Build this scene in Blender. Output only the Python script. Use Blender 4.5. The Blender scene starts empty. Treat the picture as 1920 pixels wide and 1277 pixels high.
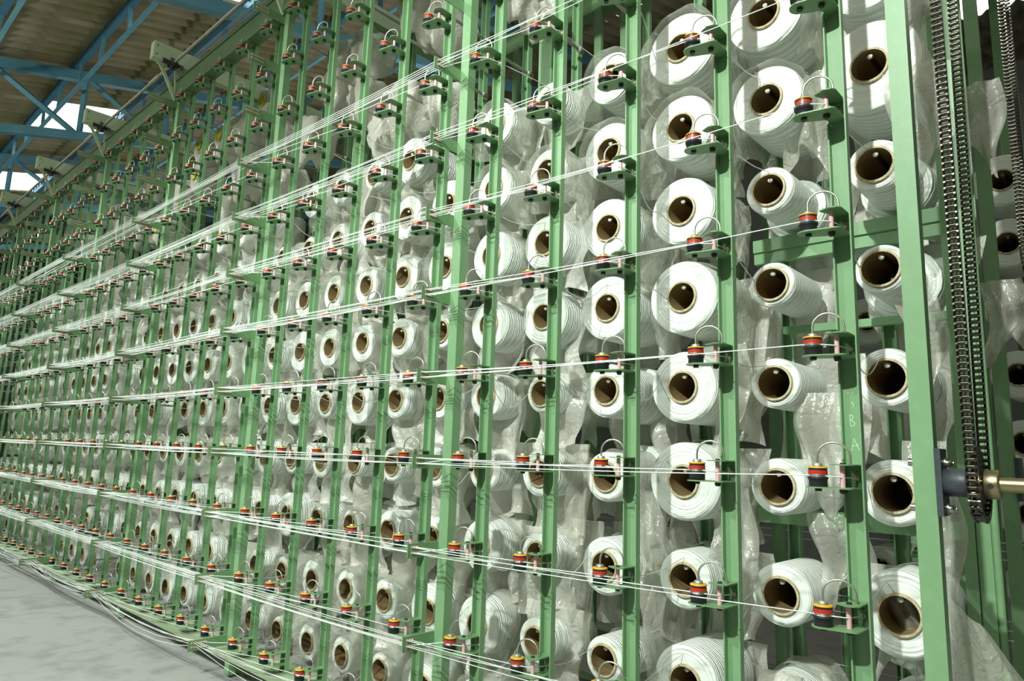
import bpy, math, random
from mathutils import Vector, Matrix
R = random.Random(7)
sin, cos, pi = math.sin, math.cos, math.pi
U = 0.30                 # one pitch of the creel grid in metres
ZF = 4.5                 # floor lies this many pitches under the row-zero tensioners
H = 0.9982               # row pitch


def W(p):
    return Vector((p[0] * U, p[1] * U, (p[2] + ZF) * U))


sc = bpy.context.scene
COL = sc.collection

# ------------------------------------------------------------------ camera
F, YAW, PITCH, ROLL = 1287.68, 0.750642, 0.1621156, 0.0325833
CP = Vector((1.88996, -5.43890, -0.821131))
fw = Vector((-sin(YAW) * cos(PITCH), cos(YAW) * cos(PITCH), sin(PITCH)))
r0 = Vector((cos(YAW), sin(YAW), 0)); u0 = r0.cross(fw)
rt = r0 * cos(ROLL) + u0 * sin(ROLL); up = -r0 * sin(ROLL) + u0 * cos(ROLL)
cam = bpy.data.cameras.new('camera'); cam.sensor_width = 36; cam.lens = F / 1920 * 36
cam.clip_start = 0.05; cam.clip_end = 200
co = bpy.data.objects.new('camera', cam); COL.objects.link(co)
m = Matrix((rt, up, -fw)).transposed().to_4x4(); m.translation = W(CP); co.matrix_world = m
sc.camera = co


def pix(p):
    d = Vector(p) - CP; z = d.dot(fw)
    if z < 0.2:
        return None
    return 960 + F * d.dot(rt) / z, 638.5 - F * d.dot(up) / z, z


def inview(p, mx=130, my=130):
    q = pix(p)
    return q is not None and -mx < q[0] < 1920 + mx and -my < q[1] < 1277 + my


# ------------------------------------------------------------------ world, lamps, exposure
wd = bpy.data.worlds.new('sky'); sc.world = wd; wd.use_nodes = True
bg = wd.node_tree.nodes['Background']; bg.inputs[0].default_value = (0.93, 1.0, 0.97, 1); bg.inputs[1].default_value = 4.5
sc.view_settings.view_transform = 'Standard'; sc.view_settings.look = 'None'
sc.view_settings.exposure = 0.0; sc.view_settings.gamma = 1.0; sc.view_settings.use_curve_mapping = False
sc.cycles.transparent_max_bounces = 24; sc.cycles.max_bounces = 8
sc.cycles.use_denoising = True
TINT = (0.92, 1.0, 0.93)


def lamp(name, kind, loc, power, size=0.2, col=TINT, aim=None, sy=None, spot=None):
    L = bpy.data.lights.new(name, kind); L.energy = power; L.color = col
    if kind in ('POINT', 'SPOT'):
        L.shadow_soft_size = size
    if kind == 'AREA':
        L.shape = 'RECTANGLE'; L.size = size; L.size_y = sy or size
    if spot:
        L.spot_size = spot; L.spot_blend = 0.5
    o = bpy.data.objects.new(name, L); COL.objects.link(o); o.location = W(loc)
    if aim:
        o.rotation_euler = (W(aim) - W(loc)).to_track_quat('-Z', 'Y').to_euler()
    return o


# flood lamps hung over the aisle and unseen area lights added along it as fill
for x, pw, sp in ((1.0, 980, 1.62), (-8.5, 430, 1.4), (-16.0, 470, 1.4), (-23.5, 470, 1.4), (-31.0, 470, 1.4), (-38.5, 480, 1.4)):
    lamp('flood_lamp', 'SPOT', (x, -12.0 if x > 0 else -10.5, 9.0), pw, 0.05, aim=(x - 0.5, 0, -2.2), spot=sp)
WARM = (1.0, 0.96, 0.80)
for x in (-45, -30, -15, 0, 12):        # added fill with no fitting, facing down and up at the roof
    lamp('fill_light', 'AREA', (x, -9.0, 8.6), 21, 3.6, WARM, sy=0.15, aim=(x, -8, 0))
    lamp('fill_light', 'AREA', (x, -8.0, 8.7), 34, 3.6, WARM, sy=0.15, aim=(x, 0, 16))
    lamp('fill_light', 'AREA', (x, 9.5, 9.0), 10, 3.6, WARM, sy=0.15, aim=(x, 7, 0))
    lamp('fill_light', 'AREA', (x, 9.5, 9.1), 20, 3.6, WARM, sy=0.15, aim=(x, 9, 16))

# ------------------------------------------------------------------ materials
M = {}


def mat(name, col, rough=0.5, metal=0.0, spec=0.5, noise=None, bump=None, coat=0.0):
    """noise = (scale, colour2, lo, hi); bump = (scale, strength, dist)"""
    k = bpy.data.materials.new(name); k.use_nodes = True; M[name] = k
    nt = k.node_tree; b = nt.nodes['Principled BSDF']
    b.inputs['Base Color'].default_value = (*col, 1); b.inputs['Roughness'].default_value = rough
    b.inputs['Metallic'].default_value = metal; b.inputs['Specular IOR Level'].default_value = spec
    b.inputs['Coat Weight'].default_value = coat
    if noise or bump:
        tc = nt.nodes.new('ShaderNodeTexCoord')
    if noise:
        n = nt.nodes.new('ShaderNodeTexNoise'); n.inputs['Scale'].default_value = noise[0]; n.inputs['Detail'].default_value = 6
        rp = nt.nodes.new('ShaderNodeValToRGB'); e = rp.color_ramp.elements
        e[0].position, e[1].position = noise[2], noise[3]
        e[0].color = (*col, 1); e[1].color = (*noise[1], 1)
        nt.links.new(tc.outputs['Object'], n.inputs['Vector']); nt.links.new(n.outputs[0], rp.inputs[0])
        nt.links.new(rp.outputs[0], b.inputs['Base Color'])
    if bump:
        n2 = nt.nodes.new('ShaderNodeTexNoise'); n2.inputs['Scale'].default_value = bump[0]
        bp = nt.nodes.new('ShaderNodeBump'); bp.inputs['Strength'].default_value = bump[1]; bp.inputs['Distance'].default_value = bump[2]
        nt.links.new(tc.outputs['Object'], n2.inputs['Vector']); nt.links.new(n2.outputs[0], bp.inputs['Height'])
        nt.links.new(bp.outputs[0], b.inputs['Normal'])
    return k


GREEN = (0.20, 0.365, 0.185)
mat('green_paint', GREEN, 0.42, spec=0.5, noise=(40, (0.225, 0.395, 0.205), 0.45, 0.75), bump=(260, 0.12, 0.001))
mat('green_plate', (0.15, 0.29, 0.13), 0.45, noise=(30, (0.18, 0.33, 0.155), 0.4, 0.7))
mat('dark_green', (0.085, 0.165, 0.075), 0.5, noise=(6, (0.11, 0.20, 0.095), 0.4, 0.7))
mat('dusty_green', (0.27, 0.36, 0.21), 0.8, noise=(9, (0.35, 0.39, 0.28), 0.4, 0.7))
mat('pale_green', (0.50, 0.60, 0.40), 0.6, noise=(5, (0.42, 0.54, 0.33), 0.45, 0.7))
mat('black_plastic', (0.018, 0.018, 0.022), 0.45)
mat('red_ring', (0.50, 0.035, 0.02), 0.35)
mat('yellow_cap', (0.75, 0.40, 0.02), 0.4)
mat('steel', (0.55, 0.55, 0.50), 0.32, metal=1.0)
mat('dull_steel', (0.42, 0.43, 0.38), 0.5, metal=0.7)
mat('wire_steel', (0.55, 0.56, 0.48), 0.35, metal=0.85)
mat('chain_steel', (0.13, 0.115, 0.10), 0.25, metal=1.0)
mat('pink_ceramic', (0.75, 0.46, 0.46), 0.25)
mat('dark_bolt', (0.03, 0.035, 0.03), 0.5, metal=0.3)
mat('bearing_grey', (0.045, 0.055, 0.065), 0.45, noise=(60, (0.06, 0.07, 0.08), 0.4, 0.7))
mat('brass_shaft', (0.42, 0.36, 0.20), 0.35, metal=0.9)
mat('cardboard', (0.27, 0.19, 0.085), 0.85, noise=(25, (0.22, 0.15, 0.065), 0.4, 0.7))
mat('cardboard_rim', (0.60, 0.52, 0.33), 0.8, noise=(90, (0.42, 0.33, 0.20), 0.45, 0.65))
mat('yellow_core', (0.62, 0.60, 0.06), 0.6)
mat('chalk', (0.72, 0.85, 0.70), 0.9)
mat('spindle_cream', (0.75, 0.74, 0.62), 0.4)
mat('blue_steel', (0.05, 0.19, 0.32), 0.5, noise=(3, (0.07, 0.24, 0.38), 0.4, 0.7))
mat('light_blue_steel', (0.17, 0.42, 0.56), 0.45, noise=(3, (0.12, 0.34, 0.48), 0.4, 0.7))
mat('yarn_white', (0.84, 0.88, 0.84), 0.35)
mat('wall_paint', (0.34, 0.36, 0.33), 0.9, noise=(0.7, (0.24, 0.26, 0.23), 0.4, 0.7))
mat('asbestos', (0.36, 0.32, 0.23), 0.95, noise=(1.1, (0.20, 0.185, 0.09), 0.40, 0.62))
mat('paper_white', (0.80, 0.86, 0.84), 0.7)


def yarn_pack():
    k = bpy.data.materials.new('yarn_package'); k.use_nodes = True; M['yarn_package'] = k
    nt = k.node_tree; b = nt.nodes['Principled BSDF']; N = nt.nodes.new; L = nt.links.new
    b.inputs['Roughness'].default_value = 0.27; b.inputs['Specular IOR Level'].default_value = 0.6
    b.inputs['Sheen Weight'].default_value = 0.15
    tc = N('ShaderNodeTexCoord'); sp = N('ShaderNodeSeparateXYZ'); L(tc.outputs['Object'], sp.inputs[0])
    # fine ridges of the crossed winding along the axis (y), broken up by angle
    no = N('ShaderNodeTexNoise'); no.inputs['Scale'].default_value = 9; no.inputs['Detail'].default_value = 3
    L(tc.outputs['Object'], no.inputs['Vector'])
    at = N('ShaderNodeMath'); at.operation = 'ARCTAN2'; L(sp.outputs[0], at.inputs[0]); L(sp.outputs[2], at.inputs[1])

    def m2(op, a, bb):
        n = N('ShaderNodeMath'); n.operation = op
        for i, v in enumerate((a, bb)):
            if isinstance(v, (int, float)):
                n.inputs[i].default_value = v
            elif v is not None:
                L(v, n.inputs[i])
        return n.outputs[0]
    base = m2('MULTIPLY', sp.outputs[1], 620.0)
    wob = m2('MULTIPLY', no.outputs[0], 9.0)
    ph = m2('ADD', m2('ADD', base, wob), m2('MULTIPLY', at.outputs[0], 1.0))
    w1 = m2('SINE', ph, None)
    ph2 = m2('ADD', m2('MULTIPLY', sp.outputs[1], 410.0), m2('ADD', m2('MULTIPLY', at.outputs[0], -2.0), m2('MULTIPLY', no.outputs[0], 14.0)))
    w2 = m2('SINE', ph2, None)
    # rings on the flat end
    rr = N('ShaderNodeVectorMath'); rr.operation = 'LENGTH'
    cx = N('ShaderNodeCombineXYZ'); L(sp.outputs[0], cx.inputs[0]); L(sp.outputs[2], cx.inputs[2]); L(cx.outputs[0], rr.inputs[0])
    n3 = N('ShaderNodeTexNoise'); n3.inputs['Scale'].default_value = 160; n3.noise_dimensions = '1D'; L(rr.outputs['Value'], n3.inputs['W'])
    hgt = m2('ADD', m2('ADD', w1, w2), m2('MULTIPLY', n3.outputs[0], 1.5))
    bp = N('ShaderNodeBump'); bp.inputs['Strength'].default_value = 0.8; bp.inputs['Distance'].default_value = 0.0024
    L(hgt, bp.inputs['Height']); L(bp.outputs[0], b.inputs['Normal'])
    rp = N('ShaderNodeValToRGB'); e = rp.color_ramp.elements
    e[0].color = (0.80, 0.86, 0.80, 1); e[1].color = (0.88, 0.91, 0.86, 1); e[0].position = 0.3; e[1].position = 0.7
    L(n3.outputs[0], rp.inputs[0]); L(rp.outputs[0], b.inputs['Base Color'])


yarn_pack()


def film(name, dens, tint, gl=0.14, wr=26.0):
    k = bpy.data.materials.new(name); k.use_nodes = True; M[name] = k
    nt = k.node_tree; nt.nodes.clear(); N = nt.nodes.new; L = nt.links.new
    out = N('ShaderNodeOutputMaterial'); tc = N('ShaderNodeTexCoord')
    no = N('ShaderNodeTexNoise'); no.inputs['Scale'].default_value = wr; no.inputs['Detail'].default_value = 4; no.inputs['Distortion'].default_value = 1.5
    L(tc.outputs['Object'], no.inputs['Vector'])
    bp = N('ShaderNodeBump'); bp.inputs['Strength'].default_value = 0.7; bp.inputs['Distance'].default_value = 0.012
    L(no.outputs[0], bp.inputs['Height'])
    tr = N('ShaderNodeBsdfTransparent'); tr.inputs[0].default_value = (0.95, 0.97, 0.95, 1)
    df = N('ShaderNodeBsdfDiffuse'); df.inputs[0].default_value = (*tint, 1); L(bp.outputs[0], df.inputs['Normal'])
    tl = N('ShaderNodeBsdfTranslucent'); tl.inputs[0].default_value = (*tint, 1)
    gs = N('ShaderNodeBsdfGlossy'); gs.inputs['Roughness'].default_value = 0.16; L(bp.outputs[0], gs.inputs['Normal'])
    m1 = N('ShaderNodeMixShader'); m1.inputs[0].default_value = 0.32; L(df.outputs[0], m1.inputs[1]); L(tl.outputs[0], m1.inputs[2])
    m2 = N('ShaderNodeMixShader'); m2.inputs[0].default_value = dens; L(tr.outputs[0], m2.inputs[1]); L(m1.outputs[0], m2.inputs[2])
    m3 = N('ShaderNodeMixShader'); L(m2.outputs[0], m3.inputs[1]); L(gs.outputs[0], m3.inputs[2])
    lw = N('ShaderNodeLayerWeight'); lw.inputs[0].default_value = 0.25; L(bp.outputs[0], lw.inputs['Normal'])
    mm = N('ShaderNodeMath'); mm.operation = 'MULTIPLY_ADD'; mm.inputs[1].default_value = gl * 1.6; mm.inputs[2].default_value = gl * 0.35
    L(lw.outputs['Fresnel'], mm.inputs[0]); L(mm.outputs[0], m3.inputs[0])
    L(m3.outputs[0], out.inputs[0])


film('clear_film', 0.48, (0.88, 0.87, 0.77), 0.17)
film('milky_film', 0.82, (0.92, 0.90, 0.82), 0.17)


def skylight_mat():
    k = bpy.data.materials.new('skylight_sheet'); k.use_nodes = True; M['skylight_sheet'] = k
    nt = k.node_tree; nt.nodes.clear(); N = nt.nodes.new; L = nt.links.new
    out = N('ShaderNodeOutputMaterial'); t = N('ShaderNodeBsdfTranslucent'); t.inputs[0].default_value = (0.85, 0.9, 0.9, 1)
    tr = N('ShaderNodeBsdfTransparent'); tr.inputs[0].default_value = (0.8, 0.85, 0.85, 1)
    mx = N('ShaderNodeMixShader'); mx.inputs[0].default_value = 0.4; L(t.outputs[0], mx.inputs[1]); L(tr.outputs[0], mx.inputs[2]); L(mx.outputs[0], out.inputs[0])


skylight_mat()


def floor_mat():
    k = bpy.data.materials.new('concrete'); k.use_nodes = True; M['concrete'] = k
    nt = k.node_tree; b = nt.nodes['Principled BSDF']; N = nt.nodes.new; L = nt.links.new
    b.inputs['Roughness'].default_value = 0.75
    tc = N('ShaderNodeTexCoord')
    n1 = N('ShaderNodeTexNoise'); n1.inputs['Scale'].default_value = 1.6; n1.inputs['Detail'].default_value = 9; n1.inputs['Roughness'].default_value = 0.68
    n2 = N('ShaderNodeTexNoise'); n2.inputs['Scale'].default_value = 7; n2.inputs['Detail'].default_value = 8; n2.inputs['Distortion'].default_value = 0.0
    L(tc.outputs['Object'], n1.inputs[0]); L(tc.outputs['Object'], n2.inputs[0])
    mx = N('ShaderNodeMath'); mx.operation = 'ADD'; L(n1.outputs[0], mx.inputs[0]); L(n2.outputs[0], mx.inputs[1])
    rp = N('ShaderNodeValToRGB'); e = rp.color_ramp.elements; e[0].position = 0.75; e[1].position = 1.25
    e[0].color = (0.25, 0.255, 0.24, 1); e[1].color = (0.34, 0.345, 0.33, 1)
    mh = N('ShaderNodeMath'); mh.operation = 'MULTIPLY'; mh.inputs[1].default_value = 1.0
    L(mx.outputs[0], mh.inputs[0]); L(mh.outputs[0], rp.inputs[0]); L(rp.outputs[0], b.inputs['Base Color'])
    bp = N('ShaderNodeBump'); bp.inputs['Strength'].default_value = 0.25; bp.inputs['Distance'].default_value = 0.004
    L(n2.outputs[0], bp.inputs['Height']); L(bp.outputs[0], b.inputs['Normal'])


floor_mat()


# ------------------------------------------------------------------ mesh builder (pitch units)
class MB:
    def __init__(s):
        s.v, s.f, s.mi, s.sm, s.mats = [], [], [], [], []

    def _m(s, mt):
        if mt not in s.mats:
            s.mats.append(mt)
        return s.mats.index(mt)

    def add(s, vs, fs, mt, smooth=False):
        o = len(s.v); s.v += [tuple(v) for v in vs]; k = s._m(mt)
        for f in fs:
            s.f.append(tuple(i + o for i in f)); s.mi.append(k); s.sm.append(smooth)

    def box(s, a, b, mt):
        x0, y0, z0 = a; x1, y1, z1 = b
        s.add([(x0, y0, z0), (x1, y0, z0), (x1, y1, z0), (x0, y1, z0), (x0, y0, z1), (x1, y0, z1), (x1, y1, z1), (x0, y1, z1)],
              [(0, 3, 2, 1), (4, 5, 6, 7), (0, 1, 5, 4), (1, 2, 6, 5), (2, 3, 7, 6), (3, 0, 4, 7)], mt)

    def prism(s, poly, z0, z1, mt, ax='z'):
        n = len(poly)

        def P(a, b, c):
            return (a, b, c) if ax == 'z' else ((c, a, b) if ax == 'x' else (a, c, b))
        vs = [P(x, y, z0) for x, y in poly] + [P(x, y, z1) for x, y in poly]
        fs = [tuple(range(n))[::-1], tuple(range(n, 2 * n))] + [(i, (i + 1) % n, n + (i + 1) % n, n + i) for i in range(n)]
        s.add(vs, fs, mt)

    def tube(s, pts, r, mt, n=6, cap=True, smooth=True):
        pts = [Vector(p) for p in pts]; rings = []; prev = None
        for i, p in enumerate(pts):
            t = (pts[min(i + 1, len(pts) - 1)] - pts[max(i - 1, 0)]).normalized()
            if prev is None:
                a = Vector((0, 0, 1)) if abs(t.z) < 0.9 else Vector((1, 0, 0))
                u = t.cross(a).normalized()
            else:
                u = (prev - t * prev.dot(t)).normalized()
            prev = u; w = t.cross(u)
            rr = r[i] if isinstance(r, (list, tuple)) else r
            rings.append([p + (u * cos(2 * pi * k / n) + w * sin(2 * pi * k / n)) * rr for k in range(n)])
        vs = [v for g in rings for v in g]; fs = []
        for i in range(len(pts) - 1):
            for k in range(n):
                fs.append((i * n + k, i * n + (k + 1) % n, (i + 1) * n + (k + 1) % n, (i + 1) * n + k))
        s.add(vs, fs, mt, smooth)
        if cap:
            s.add(rings[0], [tuple(range(n))[::-1]], mt); s.add(rings[-1], [tuple(range(n))], mt)

    def lathe(s, c, prof, mt, n=16, ax='z', closed=False, smooth=True):
        """prof = [(r, h)]: revolved about an axis through c"""
        vs = []
        for r, h in prof:
            for k in range(n):
                a = 2 * pi * k / n; x, y = r * cos(a), r * sin(a)
                q = (x, y, h) if ax == 'z' else ((h, x, y) if ax == 'x' else (y, h, x))
                vs.append((c[0] + q[0], c[1] + q[1], c[2] + q[2]))
        m_ = len(prof); fs = []
        for i in range(m_ if closed else m_ - 1):
            j = (i + 1) % m_
            for k in range(n):
                fs.append((i * n + k, i * n + (k + 1) % n, j * n + (k + 1) % n, j * n + k))
        s.add(vs, fs, mt, smooth)
        if not closed:
            if prof[0][0] > 1e-4:
                s.add(vs[:n], [tuple(range(n))[::-1]], mt)
            if prof[-1][0] > 1e-4:
                s.add(vs[-n:], [tuple(range(n))], mt)

    def mesh(s, name):
        me = bpy.data.meshes.new(name)
        me.from_pydata([(x * U, y * U, z * U) for x, y, z in s.v], [], s.f)
        for t in s.mats:
            me.materials.append(M[t])
        me.polygons.foreach_set('material_index', s.mi); me.polygons.foreach_set('use_smooth', s.sm)
        me.update(); return me


def ob(name, data, parent=None, loc=(0, 0, 0), label=None, cat=None, group=None, kind=None, top=False):
    """loc in pitch units; top-level things are set on the floor frame, children relative to their parent"""
    o = bpy.data.objects.new(name, data.mesh(name) if isinstance(data, MB) else data); COL.objects.link(o)
    if parent is None:
        o.location = W(loc)
    else:
        o.parent = parent; o.location = Vector(loc) * U
    if label: o['label'] = label
    if cat: o['category'] = cat
    if group: o['group'] = group
    if kind: o['kind'] = kind
    return o


ORD = 'zeroth first second third fourth fifth sixth seventh eighth ninth tenth eleventh twelfth thirteenth fourteenth fifteenth sixteenth seventeenth eighteenth nineteenth twentieth'.split()
ORD += ['twenty-' + w for w in ORD[1:10]] + ['thirtieth'] + ['thirty-' + w for w in ORD[1:10]] + ['fortieth']


def row(k):
    return ORD[k + 5]


def post(p):
    return ORD[p + 1]


NP = 33                  # slim posts in the front row
NB = 7                   # thick frame posts left of the end post
K0, K1 = -4, 7

# ------------------------------------------------------------------ the hall
SL = 0.2334


def zr(y):
    return 13.6 + SL * (y + 1.15)


b = MB(); b.box((-80, -22, -0.4), (28, 46, 0), 'concrete')
ob('floor', b, loc=(0, 0, -4.5), kind='structure')
b = MB(); b.box((-80.5, -22, 0), (-80, 46, 32), 'wall_paint'); ob('wall_left', b, loc=(0, 0, -4.5), kind='structure')
b = MB(); b.box((28, -22, 0), (28.5, 46, 32), 'wall_paint'); ob('wall_right', b, loc=(0, 0, -4.5), kind='structure')
b = MB(); b.box((-80, -22.5, 0), (28, -22, 20), 'wall_paint'); ob('wall_front', b, loc=(0, 0, -4.5), kind='structure')
b = MB(); b.box((-80, 46, 0), (28, 46.5, 32), 'wall_paint'); ob('wall_back', b, loc=(0, 0, -4.5), kind='structure')

# corrugated roof: sheets 4.333 pitches wide and one purlin bay long
PX, PY = 13.0 / 3, 3.32
X0s = -39.17


def sheet_mesh(mt):
    b = MB(); n = 42; vs = []
    for j, (yy, dz) in enumerate(((-0.12, 0.0), (PY + 0.06, 0.0))):
        for i in range(n + 1):
            x = PX * i / n
            vs.append((x, yy, SL * yy + 0.115 * sin(2 * pi * 7 * i / n) + (0.0 if j else -0.03) + dz))
    fs = [(i, i + 1, n + 2 + i, n + 1 + i) for i in range(n)]
    b.add(vs, fs, mt, True); return b.mesh('roof_sheet')


sh_a, sh_s = sheet_mesh('asbestos'), sheet_mesh('skylight_sheet')
ceil_b = MB(); far = []
roof_anchor = None
ys = [1.37 + PY * i for i in range(-8, 14)]
cells = []
for j, y in enumerate(ys):
    for i in range(-10, 16):
        x = X0s + PX * i
        sky = (i in (-7, -3, 0, 4, 7) and j in (8,)) or (j == 17 and i == 8)
        z = zr(y) + 0.62
        cells.append((x, y, z, sky, inview((x + PX / 2, y + PY / 2, z), 420, 420)))
nvis = sum(1 for c in cells if c[4])
fb = MB()
for x, y, z, sky, v in cells:
    if not v and not sky:
        fb.add([(x, y - .1, z), (x + PX, y - .1, z), (x + PX, y + PY + .05, z + SL * PY), (x, y + PY + .05, z + SL * PY)], [(0, 1, 2, 3)], 'asbestos')
ceiling = ob('ceiling', fb, kind='structure')
for x, y, z, sky, v in cells:
    if v or sky:
        ob('skylight_sheet' if sky else 'roof_sheet', sh_s if sky else sh_a, ceiling, (x, y, z))


# purlin lattices along x
def purlin(y):
    b = MB(); z = zr(y) + 0.40
    b.box((-75, y - 0.10, z - 0.16), (22, y + 0.10, z + 0.14), 'blue_steel')
    return b


def lattice_bits(y):
    z = zr(y) + 0.25
    b = MB(); b.box((-75, y - 0.06, z - 1.08), (22, y + 0.06, z - 0.96), 'light_blue_steel')
    return b, z


for y in (-8.59, -5.27, -1.80, 1.37, 4.72, 8.0, 11.3, 14.6):
    t = ob('purlin', purlin(y), ceiling)
    bb, z = lattice_bits(y)
    ob('bottom_chord', bb, t)
    st = MB(); st.box((-0.07, -0.055, -1.0), (0.07, 0.055, 0), 'light_blue_steel'); ms = st.mesh('strut')
    for i in range(34):
        x = -74 + 2.8 * i
        if inview((x, y, z), 60, 60):
            o = ob('strut', ms, t, (x, y, z)); o.rotation_euler = (0, 0.18 if i % 2 else -0.18, 0)


# roof trusses across
def truss(x):
    def zt(y): return 13.6 + SL * (y + 1.15)
    def zb(y): return 11.0 + 0.2448 * (y + 0.82)
    ya, yb = -21, 30
    t = MB()
    t.add([(x - .16, ya, zt(ya) - .2), (x + .16, ya, zt(ya) - .2), (x + .16, yb, zt(yb) - .2), (x - .16, yb, zt(yb) - .2),
           (x - .16, ya, zt(ya) + .22), (x + .16, ya, zt(ya) + .22), (x + .16, yb, zt(yb) + .22), (x - .16, yb, zt(yb) + .22)],
          [(0, 3, 2, 1), (4, 5, 6, 7), (0, 1, 5, 4), (1, 2, 6, 5), (2, 3, 7, 6), (3, 0, 4, 7)], 'light_blue_steel')
    root = ob('roof_truss', t, label=None)
    bm = MB()
    bm.add([(x - .16, ya, zb(ya) - .18), (x + .16, ya, zb(ya) - .18), (x + .16, yb, zb(yb) - .18), (x - .16, yb, zb(yb) - .18),
            (x - .16, ya, zb(ya) + .18), (x + .16, ya, zb(ya) + .18), (x + .16, yb, zb(yb) + .18), (x - .16, yb, zb(yb) + .18)],
           [(0, 3, 2, 1), (4, 5, 6, 7), (0, 1, 5, 4), (1, 2, 6, 5), (2, 3, 7, 6), (3, 0, 4, 7)], 'light_blue_steel')
    ob('bottom_chord', bm, root)
    for i, y in enumerate((-8.4, -5.1, -1.5, 1.8, 5.1, 8.4, 11.7)):
        v = MB(); v.tube([(x, y, zb(y)), (x, y, zt(y))], 0.12, 'light_blue_steel', 4, smooth=False); ob('web_member', v, root)
        v = MB(); v.tube([(x, y, zb(y)), (x, y - 3.3, zt(y - 3.3))], 0.13, 'light_blue_steel', 4, smooth=False); ob('web_member', v, root)
    return root


for i, x in enumerate((-56, -43, -30, -17, -4)):
    t = truss(x)
    t['label'] = ['blue steel roof truss farthest from the camera', 'blue steel roof truss beyond the second skylight', 'blue steel roof truss crossing in front of the large white skylight',
                  'blue steel roof truss over the ninth frame bay, near the top edge', 'blue steel roof truss above the chain-drive end of the creel'][i]
    t['category'] = 'truss'; t['group'] = 'roof trusses'


# ------------------------------------------------------------------ the creel frame
def chan_mesh(z0, z1, mt='green_paint', flip=1):
    """open channel section, mouth towards -y (flip=-1: towards +y); local origin at the grid point"""
    b = MB(); x0, x1, f0, w, t = 0.115, 0.262, 0.235, 0.305, 0.012
    poly = [(x0, f0), (x0 + t, f0), (x0 + t, w - t), (x1 - t, w - t), (x1 - t, f0), (x1, f0), (x1, w), (x0, w)]
    if flip < 0:
        poly = [(x, -y) for x, y in reversed(poly)]
    b.prism(poly, z0, z1, mt); return b


creel = bpy.data.objects.new('creel_frame', None); COL.objects.link(creel); creel.location = W((0, 0, 0)); creel.empty_display_size = 0.2
creel['label'] = 'long green steel bobbin creel frame with slim posts running away to the far end'; creel['category'] = 'creel frame'
pm = chan_mesh(-4.13, 7.22).mesh('post')
for p in range(NP):
    pp = ob('post', pm, creel, (-p, 0, 0))
    if p == 0:                                  # chalked letters on the second-widest face: B over A
        def letter(*strokes):
            cm = MB()
            for st in strokes:
                cm.tube([(x, 0.2925, z) for x, z in st], 0.0026, 'chalk', 5)
            ob('chalk_letter', cm, pp)
        letter([(0.168, -0.445), (0.172, -0.535)], [(0.168, -0.445), (0.192, -0.452), (0.190, -0.478), (0.172, -0.487)], [(0.172, -0.487), (0.203, -0.50), (0.202, -0.530), (0.172, -0.535)])
        letter([(0.172, -0.722), (0.192, -0.628), (0.228, -0.716)], [(0.180, -0.685), (0.222, -0.678)])
        letter([(0.186, -0.345), (0.200, -0.362), (0.196, -0.385)], [(0.160, -0.27), (0.166, -0.278)], [(0.196, -0.268), (0.202, -0.276)])
bpm = MB(); bpm.box((0.63, 0.12, -4.45), (0.78, 0.245, 7.15), 'green_paint'); bpm = bpm.mesh('frame_post')
end = MB(); end.box((0.622, 0.12, -4.45), (0.760, 0.235, 7.15), 'green_paint'); ob('frame_post', end, creel)
for n in range(1, NB + 1):
    ob('frame_post', bpm, creel, (-5 * n, 0, 0))
# base rail, top beam
b = MB(); b.prism([(0.07, -4.22), (0.08, -4.22), (0.08, -4.14), (0.62, -4.14), (0.62, -4.12), (0.07, -4.12)], -34.2, 0.85, 'dusty_green', 'x'); ob('base_rail', b, creel)
b = MB()
for n in range(-1, NB + 1):
    for x in (0.7 - 5 * n, 3.2 - 5 * n):
        if x < 0.9: b.box((x - .12, .34, -4.5), (x + .12, .6, -4.14), 'dusty_green')
o = ob('foot_block', b, creel); o['kind'] = 'stuff'
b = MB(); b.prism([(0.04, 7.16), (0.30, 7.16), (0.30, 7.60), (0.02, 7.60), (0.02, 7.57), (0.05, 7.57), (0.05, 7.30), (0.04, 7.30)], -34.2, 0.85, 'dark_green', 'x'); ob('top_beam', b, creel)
# the middle frame: inner posts, rails, end columns, and the far side (mirror)
ipm = MB(); ipm.prism([(0.10, 1.98), (0.115, 1.98), (0.115, 2.06), (0.21, 2.06), (0.21, 1.98), (0.225, 1.98), (0.225, 2.075), (0.10, 2.075)], -4.13, 7.2, 'green_paint'); ipm = ipm.mesh('inner_post')
for p in range(NP):
    ob('inner_post', ipm, creel, (-p - 0.1 if p % 5 else -p - 0.1, 0, 0))
imf = MB(); imf.box((0.40, 1.92, -4.5), (0.66, 2.12, 8.0), 'green_paint'); imf = imf.mesh('inner_frame_post')
for n in range(1, NB):
    ob('inner_frame_post', imf, creel, (-5 * n, 0, 0))
b = MB(); b.box((0.583, 1.86, -4.5), (0.678, 2.0, 8), 'green_paint'); b.box((0.684, 1.88, -4.5), (0.79, 2.0, 8), 'green_paint')
b.tube([(0.815, 1.93, -4.5), (0.815, 1.93, 8)], 0.035, 'green_paint', 10)
ob('end_column', b, creel)
for z0, z1, xa in ((1.36, 1.63, -1.25), (0.54, 0.62, -0.95), (-1.46, -1.30, -1.28), (4.55, 4.80, -1.25)):
    b = MB(); b.box((xa, 1.90, z0), (0.6, 1.98, z1), 'green_paint')
    if z1 - z0 > 0.2: b.box((xa, 1.875, z0 + 0.13), (0.6, 1.90, z1), 'green_paint')
    ob('inner_rail', b, creel)
pm2 = chan_mesh(-4.13, 7.22, flip=-1).mesh('far_post')
for p in range(0, 20):
    ob('far_post', pm2, creel, (-p, 4.04, 0))
bpm2 = MB(); bpm2.box((0.63, 3.80, -4.5), (0.765, 3.92, 7.15), 'green_paint'); bpm2 = bpm2.mesh('frame_post')
for n in range(0, 5):
    ob('far_frame_post', bpm2, creel, (-5 * n, 0, 0))
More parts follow.
